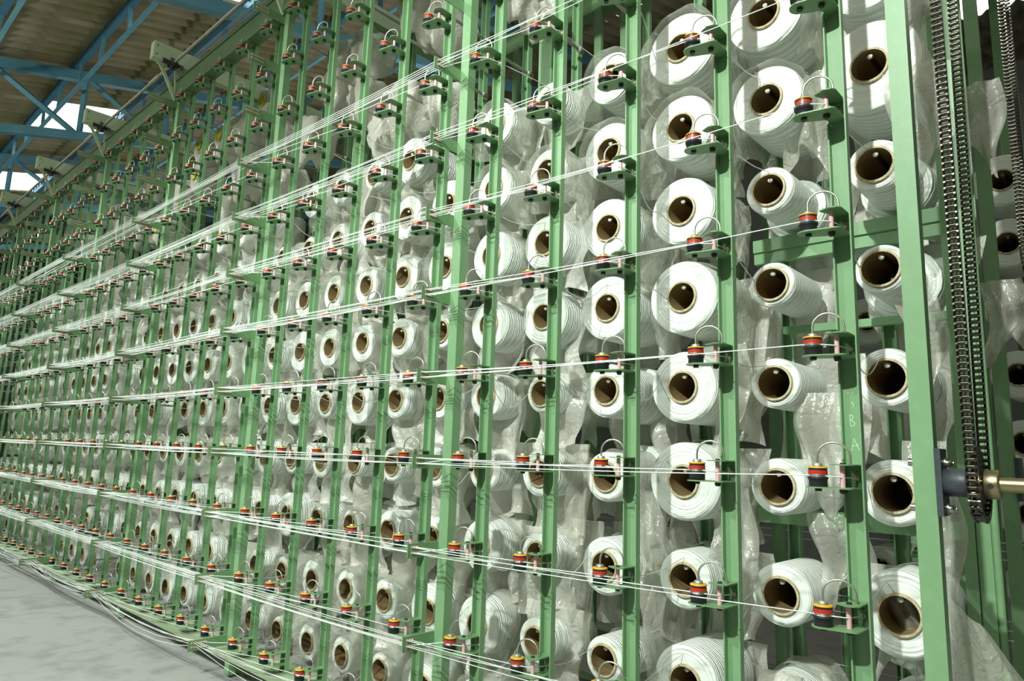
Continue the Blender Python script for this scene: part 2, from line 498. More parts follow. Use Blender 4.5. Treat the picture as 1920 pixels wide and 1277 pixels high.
b = MB(); b.box((-34, 3.75, 7.16), (0.85, 3.98, 7.6), 'green_paint'); ob('far_top_beam', b, creel)
b = MB(); b.box((-34, 3.42, -4.22), (0.85, 3.97, -4.12), 'dusty_green'); ob('far_base_rail', b, creel)
# overhead arms on the frame posts, their hangers
arm = MB(); arm.box((-0.11, -0.55, 7.93), (0.11, 4.6, 8.33), 'pale_green')
arm = arm.mesh('overhead_arm')
hg = MB()
hg.prism([(-0.42, 7.93), (-0.34, 7.93), (0.10, 7.16), (0.05, 7.10)], -0.02, 0.02, 'pale_green', 'x')
hg.prism([(-0.03, 7.93), (0.05, 7.93), (0.10, 7.16), (0.05, 7.16)], -0.02, 0.02, 'pale_green', 'x')
hg.prism([(-0.42, 7.85), (0.40, 7.80), (0.40, 7.87), (-0.42, 7.93)], -0.02, 0.02, 'pale_green', 'x')
hg = hg.mesh('hanger_bracket')
bh = MB(); bh.lathe((0.11, 0, 0), [(0.016, 0), (0.016, 0.012), (0.0, 0.014)], 'dark_bolt', 8, 'x'); bh = bh.mesh('bolt')
for n in range(1, NB + 1):
    a = ob('overhead_arm', arm, creel, (0.64 - 5 * n, 0, 0)); ob('hanger_bracket', hg, a)
    for y, z in ((-0.48, 8.24), (-0.48, 8.02), (-0.16, 8.06)): ob('bolt', bh, a, (0, y, z))

# guide plates with eyelets
YT = [-0.32, -0.49, -0.52, -0.585, -0.60, -0.62, -0.64]


def eyelet(b, x, y, z, r=0.013, mt='pink_ceramic'):
    n = 8; prof = [(r, -0.012), (r, 0.012), (r * 0.55, 0.016), (r * 0.55, -0.016)]
    b.lathe((x, y, z), prof, mt, n, 'x', closed=True)


def guide_slot(n, i):
    """where yarn i (0 = first post) runs through the plate of frame post n (1..)"""
    return YT[n - 1] + 0.05 + 0.037 * (i // 2), 0.085 if i % 2 else 0.022


gp, gev = {}, {}
for n in range(1, NB + 1):
    b = MB(); yt = YT[n - 1]
    b.box((-0.006, yt, -0.035), (0.006, 0.13, 0.125), 'green_plate'); b.box((-0.02, yt, 0.118), (-0.006, 0.13, 0.125), 'green_plate'); b.box((-0.02, yt, -0.035), (0.006, yt + 0.008, 0.125), 'green_plate')
    gp[n] = b.mesh('guide_plate')
    b = MB()
    for i in range(min(5 * n + (1 if n == 1 else 4), 22)):
        y, z = guide_slot(n, i); eyelet(b, 0.008, y, z)
    gev[n] = b.mesh('eyelet')
for n in range(1, NB + 1):
    for k in range(K0, K1 + 1):
        if not inview((0.62 - 5 * n, -0.2, k * H), 60, 60):
            continue
        g = ob('guide_plate', gp[n], creel, (0.63 - 5 * n - 0.008, 0, k * H)); e = ob('eyelet', gev[n], g); e['kind'] = 'stuff'


# ------------------------------------------------------------------ tensioners
def arcpts(cx, cy, r, a0, a1, n):
    return [(cx + r * cos(a0 + (a1 - a0) * i / n), cy + r * sin(a0 + (a1 - a0) * i / n)) for i in range(n + 1)]


def t_bracket(b):
    base = [(0.25, 0.288), (0.25, 0.05)] + arcpts(0.21, 0.03, 0.04, 0, -pi / 2.3, 3) + arcpts(0.0, 0.035, 0.085, -pi / 2 - 0.02, -pi * 1.42, 6) + [(0.118, 0.18), (0.13, 0.21), (0.13, 0.288)]
    b.prism(base[::-1], -0.010, 0.0, 'green_plate')
    top = [(0.25, 0.288), (0.25, 0.05), (0.225, 0.015), (0.17, 0.0), (0.085, 0.045), (0.09, 0.075), (0.13, 0.16), (0.13, 0.288)]
    b.prism(top[::-1], 0.163, 0.172, 'green_plate')
    b.box((0.13, 0.280, 0.0), (0.25, 0.290, 0.163), 'green_plate')


def t_cup(b, n=18):
    b.lathe((0, 0.035, 0), [(0.066, 0.0), (0.066, 0.055), (0.074, 0.058), (0.074, 0.070), (0.06, 0.073)], 'black_plastic', n)


def t_disc(b, n=18):
    b.lathe((0, 0.035, 0), [(0.05, 0.072), (0.076, 0.075), (0.076, 0.080), (0.05, 0.084), (0.076, 0.088), (0.076, 0.091), (0.05, 0.093)], 'steel', n)


def t_ring(b, n=18):
    b.lathe((0, 0.035, 0), [(0.068, 0.092), (0.068, 0.122)], 'red_ring', n)
    b.lathe((0, 0.035, 0), [(0.066, 0.122), (0.066, 0.138)], 'black_plastic', n)


def t_cap(b, n=18):
    b.lathe((0, 0.035, 0), [(0.070, 0.138), (0.071, 0.146), (0.064, 0.150), (0.0, 0.150)], 'yellow_cap', n)
    b.lathe((0, 0.035, 0), [(0.036, 0.150), (0.036, 0.172), (0.028, 0.176), (0.0, 0.176)], 'dull_steel', 10)


def t_arch(b, n=10, sides=6):
    a, e = Vector((0, 0.035, 0.17)), Vector((0.216, 0.10, 0.165))
    pts = [a, a + Vector((0, 0, 0.05))]
    c = (a + e) / 2; h = (e - a) / 2; h.z = 0
    for i in range(n + 1):
        t = pi * (1 - i / n); pts.append(Vector((c.x, c.y, 0.222)) + h * cos(t) + Vector((0, 0, 0.112 * sin(t))))
    pts.append(e); b.tube(pts, 0.0085, 'wire_steel', sides)


def t_rod(b, n=10):
    b.tube([(0.16, 0.09, 0), (0.16, 0.09, 0.163)], 0.0185, 'pink_ceramic', n)


def t_bolt(b):
    b.lathe((0, 0.035, -0.032), [(0.026, 0), (0.026, 0.022)], 'dark_bolt', 6)
    b.lathe((0.16, 0.09, -0.045), [(0.018, 0), (0.028, 0.012), (0.028, 0.035)], 'dark_bolt', 6)
    b.lathe((0.17, 0.075, 0.172), [(0.02, 0), (0.02, 0.012)], 'dark_bolt', 6)


def t_eye(b):
    b.lathe((0.205, 0.279, 0.07), [(0.017, 0.0), (0.017, -0.012), (0.009, -0.016), (0.009, 0.004)], 'pink_ceramic', 10, 'y', closed=True)
    b.lathe((0.205, 0.279, 0.12), [(0.006, 0), (0.006, -0.003)], 'dark_bolt', 6, 'y'); b.lathe((0.205, 0.279, 0.035), [(0.006, 0), (0.006, -0.003)], 'dark_bolt', 6, 'y')


TP = {}
for nm, fn in (('bracket', t_bracket), ('base_cup', t_cup), ('tension_disc', t_disc), ('red_ring', t_ring), ('yellow_cap', t_cap), ('wire_arch', t_arch), ('ceramic_rod', t_rod), ('bolt', t_bolt), ('eyelet', t_eye)):
    b = MB(); fn(b); TP[nm] = b.mesh(nm)
b = MB(); t_bracket(b); t_cup(b, 8); t_disc(b, 8); t_ring(b, 8); t_cap(b, 8); t_arch(b, 6, 4); t_rod(b, 5); t_bolt(b); t_eye(b)
T_SMALL = b.mesh('yarn_tensioner')
cand = []
for p in range(NP):
    for k in range(K0, K1 + 1):
        if inview((-p + 0.1, 0.1, k * H + 0.1), 90, 110):
            cand.append((pix((-p, 0, k * H))[2], p, k))
cand.sort()
rest = MB(); nrest = 0
for i, (d, p, k) in enumerate(cand):
    lab = f'red-banded tensioner, {row(k)} from the floor on the {post(p)} slim post from the chain'
    if i < 300:
        if p <= 9:
            t = ob('yarn_tensioner', None, loc=(-p, 0, k * H), label=lab, cat='tensioner', group='disc tensioners on the slim creel posts'); t.empty_display_size = 0.03
            for nm, me in TP.items():
                o = ob(nm, me, t)
                if nm == 'bolt': o['kind'] = 'stuff'
        else:
            ob('yarn_tensioner', T_SMALL, loc=(-p, 0, k * H), label=lab, cat='tensioner', group='disc tensioners on the slim creel posts')
    else:
        off = Vector((-p, 0, k * H)); nrest += 1
        r_ = MB(); t_bracket(r_); t_cup(r_, 6); t_ring(r_, 6); t_rod(r_, 4); t_arch(r_, 5, 3)
        for mt_i, f in zip(r_.mi, r_.f):
            rest.add([Vector(r_.v[q]) + off for q in f], [tuple(range(len(f)))], r_.mats[mt_i])
if nrest:
    ob('yarn_tensioner', rest, loc=(0, 0, 0), label='tiny yarn tensioners massed together at the far end of the creel', cat='tensioners', kind='stuff', group='disc tensioners on the slim creel posts')

# ------------------------------------------------------------------ bobbins
YF = 1.24; RI, RO = 0.155, 0.175
RAD = {0: {-3: .36, -2: .36, -1: .285, 0: .27, 1: .24, 2: .25, 3: .46, 4: .42}, 1: {-3: .3, -2: .28, -1: .27, 0: .25, 1: .23, 2: .245, 3: .37, 4: .40},
       2: {-3: .36, -2: .31, -1: .40, 0: .395, 1: .41, 2: .39, 3: .385, 4: .43}, 3: {-3: .26, -2: .33, -1: .29, 0: .33, 1: .39, 2: .37, 3: .37, 4: .34},
       4: {-3: .27, -2: .265, -1: .30, 0: .245, 1: .38, 2: .37, 3: .33, 4: .30}, 5: {-3: .37, -2: .35, -1: .29, 0: .32, 1: .36, 2: .38, 3: .35, 4: .34}}
TOP = {0: 5, 1: 5, 2: 4, 3: 4, 4: 4, 5: 4, 6: 3, 7: 4, 8: 4}
classes = [0.23, 0.25, 0.27, 0.285, 0.30, 0.32, 0.34, 0.36, 0.375, 0.39, 0.41, 0.43, 0.46]


def pack_mesh(r, n=40):
    b = MB(); L_ = 0.80 + 0.05 * sin(r * 40)
    e = 0.022
    prof = [(RO, 0.01), (r - e * 2.2, 0.004), (r - e, 0.010), (r - 0.3 * e, 0.018), (r, 0.04), (r * 0.995, L_ - 0.04), (r - 0.3 * e, L_ - 0.018), (r - e, L_ - 0.006), (RO, L_)]
    b.lathe((0, 0, 0), prof, 'yarn_package', n, 'y', closed=False); b.f = b.f[:-2]; b.mi = b.mi[:-2]; b.sm = b.sm[:-2]
    return b, L_


def core_mesh(L_, n=28, mt='cardboard', rim='cardboard_rim'):
    b = MB()
    b.lathe((0, 0, 0), [(RO, L_ + 0.02), (RO, -0.022)], rim, n, 'y'); b.f = b.f[:-2]; b.mi = b.mi[:-2]; b.sm = b.sm[:-2]
    b.lathe((0, 0, 0), [(RO, -0.022), (RI, -0.022)], rim, n, 'y'); b.f = b.f[:-2]; b.mi = b.mi[:-2]; b.sm = b.sm[:-2]
    b.lathe((0, 0, 0), [(RI, -0.022), (RI, L_ + 0.02)], mt, n, 'y'); b.f = b.f[:-2]; b.mi = b.mi[:-2]; b.sm = b.sm[:-2]
    b.lathe((0, 0, 0), [(RI, L_ - 0.05), (0.0, L_ - 0.05)], 'dark_bolt', n, 'y'); b.f = b.f[:-1]; b.mi = b.mi[:-1]; b.sm = b.sm[:-1]  # dark disc added inside the back end to keep the core shaded
    b.lathe((0, 0, 0), [(RI, L_ + 0.02), (RO, L_ + 0.02)], rim, n, 'y'); b.f = b.f[:-2]; b.mi = b.mi[:-2]; b.sm = b.sm[:-2]
    return b


PK, CK, BK = {}, {}, {}
for r in classes:
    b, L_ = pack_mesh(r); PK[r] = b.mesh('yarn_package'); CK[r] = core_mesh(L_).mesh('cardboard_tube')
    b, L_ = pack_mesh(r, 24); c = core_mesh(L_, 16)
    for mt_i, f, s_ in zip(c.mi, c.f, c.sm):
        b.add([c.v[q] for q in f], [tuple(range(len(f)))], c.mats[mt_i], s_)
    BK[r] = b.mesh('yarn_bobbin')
sp = MB(); sp.tube([(0, YF + 0.10, 0.118), (0, 2.0, 0.118)], 0.018, 'dark_bolt', 8)
sp.lathe((0, YF + 0.03, 0.118), [(0.0, -0.004), (0.009, -0.004), (0.010, 0.0), (0.022, 0.0), (0.026, 0.006), (0.026, 0.03), (0.02, 0.035)], 'spindle_cream', 12, 'y')
sp = sp.mesh('spindle')
rodm = MB(); rodm.tube([(0, 0.95, 0.11), (0, 2.0, 0.11)], 0.024, 'dull_steel', 8); rodm.lathe((0, 1.90, 0.11), [(0.02, -.03), (0.04, -.03), (0.04, .06), (0.02, .06)], 'dull_steel', 8, 'y'); rodm = rodm.mesh('spindle_rod')


def rad(p, k):
    if p in RAD and k in RAD[p]: v = RAD[p][k]
    else:
        rr = random.Random(p * 31 + k * 7 + 5); v = rr.choice([.27, .30, .32, .34, .36, .375, .39, .36]) - (0.05 if k <= -1 and rr.random() < .6 else 0)
    return min(classes, key=lambda c: abs(c - v))


BZ = -0.06
bob = []
for p in range(NP):
    for k in range(K0, K1 + 1):
        c = (0.206 - p, YF, BZ + k * H)
        if not inview(c, 160, 150): continue
        top = TOP.get(p, 4 if (p * 7) % 5 != 2 else 3)
        rr = random.Random(p * 131 + k)
        if k > top or (p > 8 and rr.random() < 0.04):
            if p < 22: ob('spindle_rod', rodm, creel, (0.206 - p, 0, BZ + k * H))
            continue
        bob.append((p, k, c))
        if p < 14: ob('spindle', sp, creel, (0.206 - p, 0, BZ + k * H))


def size_word(r):
    return 'slim' if r < .262 else 'half-full' if r < .31 else 'well-filled' if r < .35 else 'fat'


for p, k, c in bob:
    r = rad(p, k)
    lab = f'{size_word(r)} white yarn bobbin, {row(k)} up, behind the {post(p)} slim post from the chain'
    if p <= 12:
        t = ob('yarn_bobbin', None, loc=c, label=lab, cat='bobbin', group='white yarn bobbins on the creel'); t.empty_display_size = 0.05
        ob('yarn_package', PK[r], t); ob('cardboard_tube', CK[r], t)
    else:
        ob('yarn_bobbin', BK[r], loc=c, label=lab, cat='bobbin', group='white yarn bobbins on the creel')


# ------------------------------------------------------------------ plastic film
def drape(seed, r, y0=0.16, y1=0.86, hl=0.8, hr=0.7, front=False, n=11, dens='clear_film'):
    """a film bag pulled back over a bobbin: over the top, down both sides, hanging below in folds"""
    q = random.Random(seed); b = MB(); vs = []
    ph = [q.uniform(0, 6.28) for _ in range(10)]
    S = 46
    for j in range(n):
        v = j / (n - 1); y = y0 + (y1 - y0) * v
        row_ = []
        for i in range(S + 1):
            s = i / S
            tot = hl + hr + pi * r; d = s * tot
            Rr = r * 1.02 + 0.02 + 0.012 * sin(7 * y * 3 + ph[0] + s * 17) + 0.010 * sin(s * 43 + ph[1] + 5 * y)
            lo = 0.5 + 0.5 * sin(9 * y + ph[2]); lo2 = 0.5 + 0.5 * sin(11 * y + ph[3])
            if d < hl:
                w = (hl - d); ww = w * (0.75 + 0.25 * lo)
                x = -(Rr + 0.10 * w * sin(ph[4] + 9 * y + 3 * w) - 0.22 * w * w * q.choice((1, 1)) * (0.5 + 0.5 * sin(ph[8]))); z = -ww
                yy = y + 0.05 * w * sin(13 * w + ph[5] + 7 * v)
            elif d > tot - hr:
                w = d - (tot - hr); ww = w * (0.75 + 0.25 * lo2)
                x = (Rr + 0.10 * w * sin(ph[6] + 8 * y + 3.5 * w) - 0.22 * w * w * (0.5 + 0.5 * sin(ph[9]))); z = -ww
                yy = y + 0.05 * w * sin(12 * w + ph[7] + 6 * v)
            else:
                a = pi - (d - hl) / r; x = Rr * cos(a); z = Rr * sin(a); yy = y
            row_.append((x + 0.010 * sin(31 * y + 13 * z + ph[0]), yy, z))
        vs += row_
    fs = [(j * (S + 1) + i, j * (S + 1) + i + 1, (j + 1) * (S + 1) + i + 1, (j + 1) * (S + 1) + i) for j in range(n - 1) for i in range(S)]
    b.add(vs, fs, dens, True)
    return b.mesh('plastic_bag')


def curtain(seed, w, h, dens='milky_film', n=14, amp=0.07, ragged=0.25):
    q = random.Random(seed); ph = [q.uniform(0, 6.28) for _ in range(8)]; b = MB(); vs = []
    for j in range(n + 1):
        v = j / n
        for i in range(n + 1):
            s = i / n
            hh = h * (1 - ragged * (0.5 + 0.5 * sin(5 * s + ph[0])) * v)
            x = (s - 0.5) * w * (1 - 0.35 * v * (0.5 + 0.5 * sin(ph[7]))) + 0.05 * sin(6 * v + ph[1])
            y = amp * (sin(9 * s + ph[2] + 2.5 * v) + 0.6 * sin(17 * s + ph[3] - 3 * v)) * (0.4 + v) + 0.04 * sin(11 * v + ph[4])
            vs.append((x, y, -hh * v))
    fs = [(j * (n + 1) + i, j * (n + 1) + i + 1, (j + 1) * (n + 1) + i + 1, (j + 1) * (n + 1) + i) for j in range(n) for i in range(n)]
    b.add(vs, fs, dens, True); return b.mesh('plastic_bag')


def wrapped(seed, r, L_=0.75, tail=0.5):
    """a bobbin wrapped whole in a loose milky bag with a hanging tail"""
    q = random.Random(seed); ph = [q.uniform(0, 6.28) for _ in range(8)]; b = MB(); vs = []; n, S = 18, 36
    for j in range(n):
        v = j / (n - 1); y = L_ * v
        cap = 1.0 if 0.06 < v < 0.94 else (0.90 if 0.02 < v < 0.98 else 0.72)
        for i in range(S):
            a = 2 * pi * i / S
            rr = cap * (r + 0.03 + 0.035 * sin(3 * a + ph[0] + 6 * v) + 0.026 * sin(7 * a + ph[1] - 5 * v) + 0.016 * sin(13 * a + 9 * v) + 0.02 * sin(13 * v + ph[2]))
            x, z = rr * sin(a), rr * cos(a)
            if z < -0.3 * r:
                t = (-z - 0.3 * r) / r; z -= tail * t * (0.7 + 0.3 * sin(6 * v + ph[3])); x *= 1 - 0.35 * t * (0.6 + 0.4 * sin(ph[4]))
            vs.append((x, y + 0.02 * sin(7 * a + ph[5]), z))
    fs = [(j * S + i, j * S + (i + 1) % S, (j + 1) * S + (i + 1) % S, (j + 1) * S + i) for j in range(n - 1) for i in range(S)]
    fs.append(tuple(range(S))[::-1]); fs.append(tuple(range((n - 1) * S, n * S)))
    b.add(vs, fs, 'milky_film', True); return b.mesh('plastic_bag')


DR = {}
for r in classes:
    DR[r] = [drape(int(r * 1000) + s, r, y0=(0.30, 0.18, 0.42)[s], hl=(0.85, 0.6, 0.75)[s], hr=(0.55, 0.95, 0.75)[s], n=9) for s in range(3)]
FR = {r: drape(int(r * 900), r, y0=-0.06, y1=0.86, hl=0.45, hr=0.55, n=12) for r in (0.27, 0.30, 0.34, 0.36, 0.39)}
CU = [curtain(40 + s, 1.06, (1.05, 1.2, 1.1, 1.3)[s], ragged=0.15) for s in range(4)]
WR = [wrapped(60 + s, (0.30, 0.34, 0.37)[s % 3], tail=(0.25, 0.5, 0.35, 0.6)[s % 4]) for s in range(5)]
SHEET = MB()
for p, k, c in bob:
    r = rad(p, k); q = random.Random(p * 17 + k * 101 + 3)
    if k == K0 and p > 4: pass
    skip = (p <= 1 and -3 < k < 3) or (p == 0)
    if not skip and q.random() < (0.9 if p > 3 else 0.8):
        if (p > 5 and q.random() < 0.34) or (0 < p < 6 and k >= 3) or (k == -4 and 5 <= p <= 9):
            rf = min(FR, key=lambda z: abs(z - r)); me = FR[rf]; s_ = (r + 0.015) / rf; how = 'drawn forward over'
        else:
            me = q.choice(DR[r]); s_ = 1.0; how = 'pulled back over'
        o = ob('plastic_bag', me, loc=c, label=f'clear bag {how} the bobbin {row(k)} up, {post(p)} post from the chain', cat='bag', group='plastic bags on the bobbins')
        o.scale = (max(1.0, s_), 1, max(1.0, s_))
    if p < 26:      # sheets that hang between and behind the bobbins
        if p <= 1 and k <= -1: continue
        if p < 4:
            pos = (0.21 - p + q.uniform(-.12, .12), 2.12 + q.uniform(-.04, .04) if p > 1 else 2.2, BZ + k * H + q.uniform(.2, .45))
        else:
            pos = (0.21 - p + q.uniform(-.1, .1), 1.62 + q.uniform(-.1, .1), BZ + k * H + q.uniform(.25, .4))
        if p < 12:
            ob('plastic_bag', CU[(p * 3 + k) % 4], loc=pos, label=f'milky sheet hanging round the back of the bobbin {row(k)} up, {post(p)} post from the chain', cat='bag', group='plastic sheets hanging in the middle of the creel')
        else:
            me = CU[(p * 3 + k) % 4]
            SHEET.add([(v.co.x / U + pos[0], v.co.y / U + pos[1], v.co.z / U + pos[2]) for v in me.vertices], [tuple(f.vertices) for f in me.polygons], 'milky_film', True)
ob('plastic_sheeting', SHEET, label='milky plastic sheeting massed behind the far bobbins', cat='plastic sheeting', kind='stuff')

# bags left on the upper spindles
UP = [(9, 7), (9.85, 7.1), (9.95, 6.55), (7.54, 7.3), (6.7, 6.6), (6.65, 5.1), (7.68, 5.4), (16.2, 7.0), (15.0, 6.9), (14.0, 6.8), (12.8, 7.1), (10.95, 5.8), (28, 7), (24.2, 7), (19.9, 7),
      (16.3, 6.2), (13.8, 5.7), (12.1, 6.0), (9.0, 6.0), (17.6, 6.1), (18.6, 5.2), (20.4, 5.8), (22, 6), (23.3, 5.1), (25.6, 6.1), (11.9, 5.0), (14.6, 5.1), (6.0, 7.2), (4.9, 6.4), (8.2, 5.0)]
for i, (p, k) in enumerate(UP):
    c = (0.206 - p, 1.35, k * H - 0.06)
    if not inview(c, 60, 60): continue
    t = ob('wrapped_bobbin', WR[i % 5], loc=c, label=f'bobbin in milky bag, {ORD[int(k + 5.3)]} row up, {ORD[round(p) + 1]} post from the chain' + {9.85: ', beside another', 7.68: ', higher of two', 8.2: ', lower of two'}.get(p, ''), cat='bobbin', group='bagged bobbins on the upper spindles')
    if i in (1, 3, 7, 8, 10, 15, 20):
        b = MB(); b.lathe((0, -0.01, 0.02), [(0.15, 0), (0.15, -0.03), (0.115, -0.03), (0.115, 0.2)], 'yellow_core', 20, 'y'); ob('yellow_tube', b, t)
b = MB(); vs = curtain(5, 0.42, 0.62, 'milky_film', amp=0.05)
ob('plastic_bag', vs, loc=(-4.02, 1.45, 5.72), label='small crumpled clear bag hanging alone on an upper spindle rod', cat='bag')

# far-side bobbins (back to back with the front ones), faces towards the other aisle
for p in range(0, 9):
    for k in range(K0, 4):
        c = (0.206 - p, 2.80, BZ + k * H)
        if not inview(c, 40, 60): continue
        if random.Random(p * 3 + k * 11).random() < 0.25 or (p <= 2 and k <= -1): continue
        r = rad((p * 5 + 3) % 29 + 6, k); o = ob('yarn_bobbin', BK[r], loc=c, label=f'dim bobbin facing the far aisle, {row(k)} up, {ORD[p + 1]} from the chain', cat='bobbin', group='bobbins on the far side of the creel')
        o.rotation_euler = (0, 0, pi)

# hero sheets at the chain end
HER = [((0.58, 1.25, 4.0), 0.5, 0.95, 11, 'clear plastic bag hanging beside the end post at the top'), ((0.60, 1.15, 2.75), 0.45, 1.25, 12, 'long crumpled clear bag between end post and drive chain'),
       ((0.45, 1.5, 0.9), 0.36, 1.2, 13, 'clear bag behind the end post above the bearing'), ((0.45, 1.5, -0.6), 0.34, 1.4, 14, 'clear bag hanging below the rail behind the bearing plate'),
       ((-0.42, 1.5, 3.2), 0.55, 1.25, 15, 'clear bag drooping from the fat bobbin behind the first slim post'), ((-0.40, 1.45, -0.15), 0.5, 1.2, 16, 'twisted clear bag hanging between the first and second slim posts'),
       ((-1.38, 1.5, 0.4), 0.5, 1.3, 17, 'wrinkled clear bag hanging behind the second slim post, upper one'), ((-1.38, 1.5, -0.9), 0.55, 1.5, 18, 'wrinkled clear bag hanging behind the second slim post, lower one'),
       ((-0.35, 1.6, -1.3), 0.55, 1.0, 19, 'clear bag hanging beside the first slim post under the green rail'), ((0.15, 1.5, -1.7), 0.5, 1.2, 20, 'clear bag hanging below the bobbin next to the end post'),
       ((-2.38, 1.5, -1.2), 0.5, 1.6, 21, 'clear bag hanging low behind the third slim post'), ((-3.3, 1.5, -1.6), 0.5, 1.5, 22, 'clear bag hanging low behind the fourth slim post'),
       ((0.72, 3.6, 3.6), 0.5, 1.2, 23, 'clear bag hanging on the far side behind the drive chain'), ((0.85, 3.4, 1.2), 0.4, 1.0, 24, 'pale sheet on the far side right of the chain')]
for loc, w, h, sd, lab in HER:
    ob('plastic_bag', curtain(sd, w, h, 'clear_film', n=18, amp=0.06, ragged=0.35), loc=loc, label=lab, cat='bag', group='crumpled bags at the chain end')
# the large bag flap at the lower corner
b = MB(); vs = []; n = 20
for j in range(n + 1):
    v = j / n
    for i in range(n + 1):
        s = i / n
        x = 0.52 + s * (0.35 + 0.75 * v); z = -1.75 - 0.25 * s - v * (1.15 - 0.25 * s)
        y = 1.15 - 0.35 * s + 0.05 * sin(9 * s + 4 * v) + 0.04 * sin(7 * v + 15 * s)
        vs.append((x, y, z))
fs = [(j * (n + 1) + i, j * (n + 1) + i + 1, (j + 1) * (n + 1) + i + 1, (j + 1) * (n + 1) + i) for j in range(n) for i in range(n)]
b.add(vs, fs, 'clear_film', True)
ob('plastic_bag', b, label='large clear plastic bag flaring out past the foot of the end post', cat='bag', group='crumpled bags at the chain end')
ob('wrapped_bobbin', wrapped(91, 0.33, tail=0.3), loc=(-0.80, 1.1, -3.15), label='bagged bobbin bulging low between the first two slim posts', cat='bobbin')

# ------------------------------------------------------------------ yarns


def yarn(p, k):
    q = random.Random(p * 77 + k * 13)
    r = rad(p, k); c = Vector((0.206 - p, YF, BZ + k * H)); a = q.uniform(-1.7, 0.1)
    st = c + Vector((sin(a) * r * 0.75, -0.005, cos(a) * r * 0.75))
    ey = Vector((0.205 - p, 0.262, k * H + 0.07))
    pts = [st]
    dz, dx = 0.02 + 0.3 * q.random() ** 2, q.uniform(-0.05, 0.08)
    for i in range(1, 8):
        t = i / 8; v = st.lerp(ey, t); v.z -= dz * sin(pi * t); v.x += dx * sin(pi * t); v.y -= 0.07 * sin(pi * t) * (1 - t); pts.append(v)
    pts += [ey, Vector((0.16 - p, 0.07, k * H + 0.075)), Vector((0.02 - p, -0.022, k * H + 0.084)), Vector((-0.06 - p, -0.02, k * H + 0.084))]
    pos = pts[-1]; n = p // 5 + 1
    while n <= NB:
        y, z = guide_slot(n, min(p, 17) if p < 18 else p % 18)
        # every yarn keeps its column: the older ones run nearest the tip
        e = Vector((0.624 - 5 * n, y, k * H + z))
        L_ = (pos - e).length; m_ = 6 if n < 4 else 4
        sag = (-0.001 + 0.007 * q.random()) * L_ if k > -4 else (0.008 + 0.045 * q.random() ** 2) * L_
        if L_ < 2: sag *= 0.4
        for i in range(1, m_ + 1):
            t = i / m_; v = pos.lerp(e, t); v.z -= sag * 4 * t * (1 - t); pts.append(v)
        pos = e; n += 1
    pts.append(pos + Vector((-1.5, 0, 0)))
    b = MB(); b.tube(pts, 0.0054, 'yarn_white', 3, smooth=True); return b


for p, k, c in bob:
    if k > 4: continue
    ob('yarn_strand', yarn(p, k), label=f'thin white yarn leaving the tensioner {row(k)} up, {post(p)} post from the chain', cat='yarn', group='yarns drawn along the creel')
# wires above the top beam
for i in range(7):
    b = MB(); b.tube([(0.8, -0.1 + 0.035 * i, 7.68 + 0.02 * (i % 2)), (-16, -0.1 + 0.035 * i, 7.66), (-34, -0.1 + 0.035 * i, 7.68)], 0.005, 'dull_steel', 3)
    ob('stop_wire', b, label=f'thin grey wire over the top beam, {ORD[i + 1]} from the aisle', cat='wire', group='stop wires above the top beam')

# ------------------------------------------------------------------ overhead drive shaft
b = MB(); b.tube([(1.5, -0.13, 7.90), (-36, -0.13, 7.90)], 0.036, 'dull_steel', 10)
sh = ob('drive_shaft', b, label='long grey steel shaft running along the creel above the top beam', cat='shaft')
jt = MB()
jt.lathe((0, -0.13, 7.90), [(0.05, -0.16), (0.07, -0.14), (0.07, 0.14), (0.05, 0.16)], 'dark_bolt', 10, 'x')
jt.tube([(0, -0.36, 7.91), (0, 0.10, 7.89)], 0.055, 'dark_bolt', 8); jt.tube([(0, -0.13, 7.76), (0, -0.13, 8.02)], 0.05, 'dark_bolt', 8)
for y in (-0.37, 0.10): jt.lathe((0, y, 7.90), [(0.045, -0.02), (0.045, 0.03)], 'steel', 8, 'y')
jt = jt.mesh('shaft_joint')
cp = MB(); cp.lathe((0, -0.13, 7.90), [(0.055, -0.3), (0.055, 0.3)], 'dull_steel', 10, 'x'); cp = cp.mesh('shaft_coupling')
for n in range(1, NB + 1):
    ob('shaft_joint', jt, sh, (0.64 - 5 * n + 0.16, 0, 0)); ob('shaft_coupling', cp, sh, (0.64 - 5 * n - 0.9, 0, 0))

# ------------------------------------------------------------------ chain drive at the end post
SY, SZ = 0.20, -0.927
b = MB(); b.tube([(0.80, SY, SZ), (4.2, SY, SZ)], 0.05, 'brass_shaft', 18)
ds = ob('drive_axle', b, label='brass-toned horizontal axle running out from the bearing on the end post', cat='axle')
b = MB(); b.lathe((1.075, SY, SZ), [(0.05, -0.045), (0.092, -0.045), (0.097, -0.035), (0.097, 0.035), (0.092, 0.045), (0.05, 0.045)], 'brass_shaft', 20, 'x'); ob('hub_collar', b, ds)
b = MB(); b.lathe((1.075, SY - 0.095, SZ - 0.01), [(0.018, -0.004), (0.018, 0.006)], 'dark_bolt', 10, 'y'); ob('grub_screw_hole', b, ds)
b = MB(); NT = 22; SR = 0.235
poly = []
for i in range(NT * 4):
    a = 2 * pi * i / (NT * 4); rr = SR - 0.012 + 0.028 * (0.5 + 0.5 * cos(a * NT)); poly.append((SY + rr * cos(a), SZ + rr * sin(a)))
b.prism(poly, 0.99, 1.01, 'chain_steel', 'x'); ob('sprocket', b, ds)
b = MB()
b.prism([(0.10, -1.155), (0.30, -1.155), (0.30, -0.697), (0.10, -0.697)], 0.761, 0.80, 'bearing_grey', 'x')
br = ob('bearing_block', b, label='dark grey flanged bearing block bolted to the end post', cat='bearing')
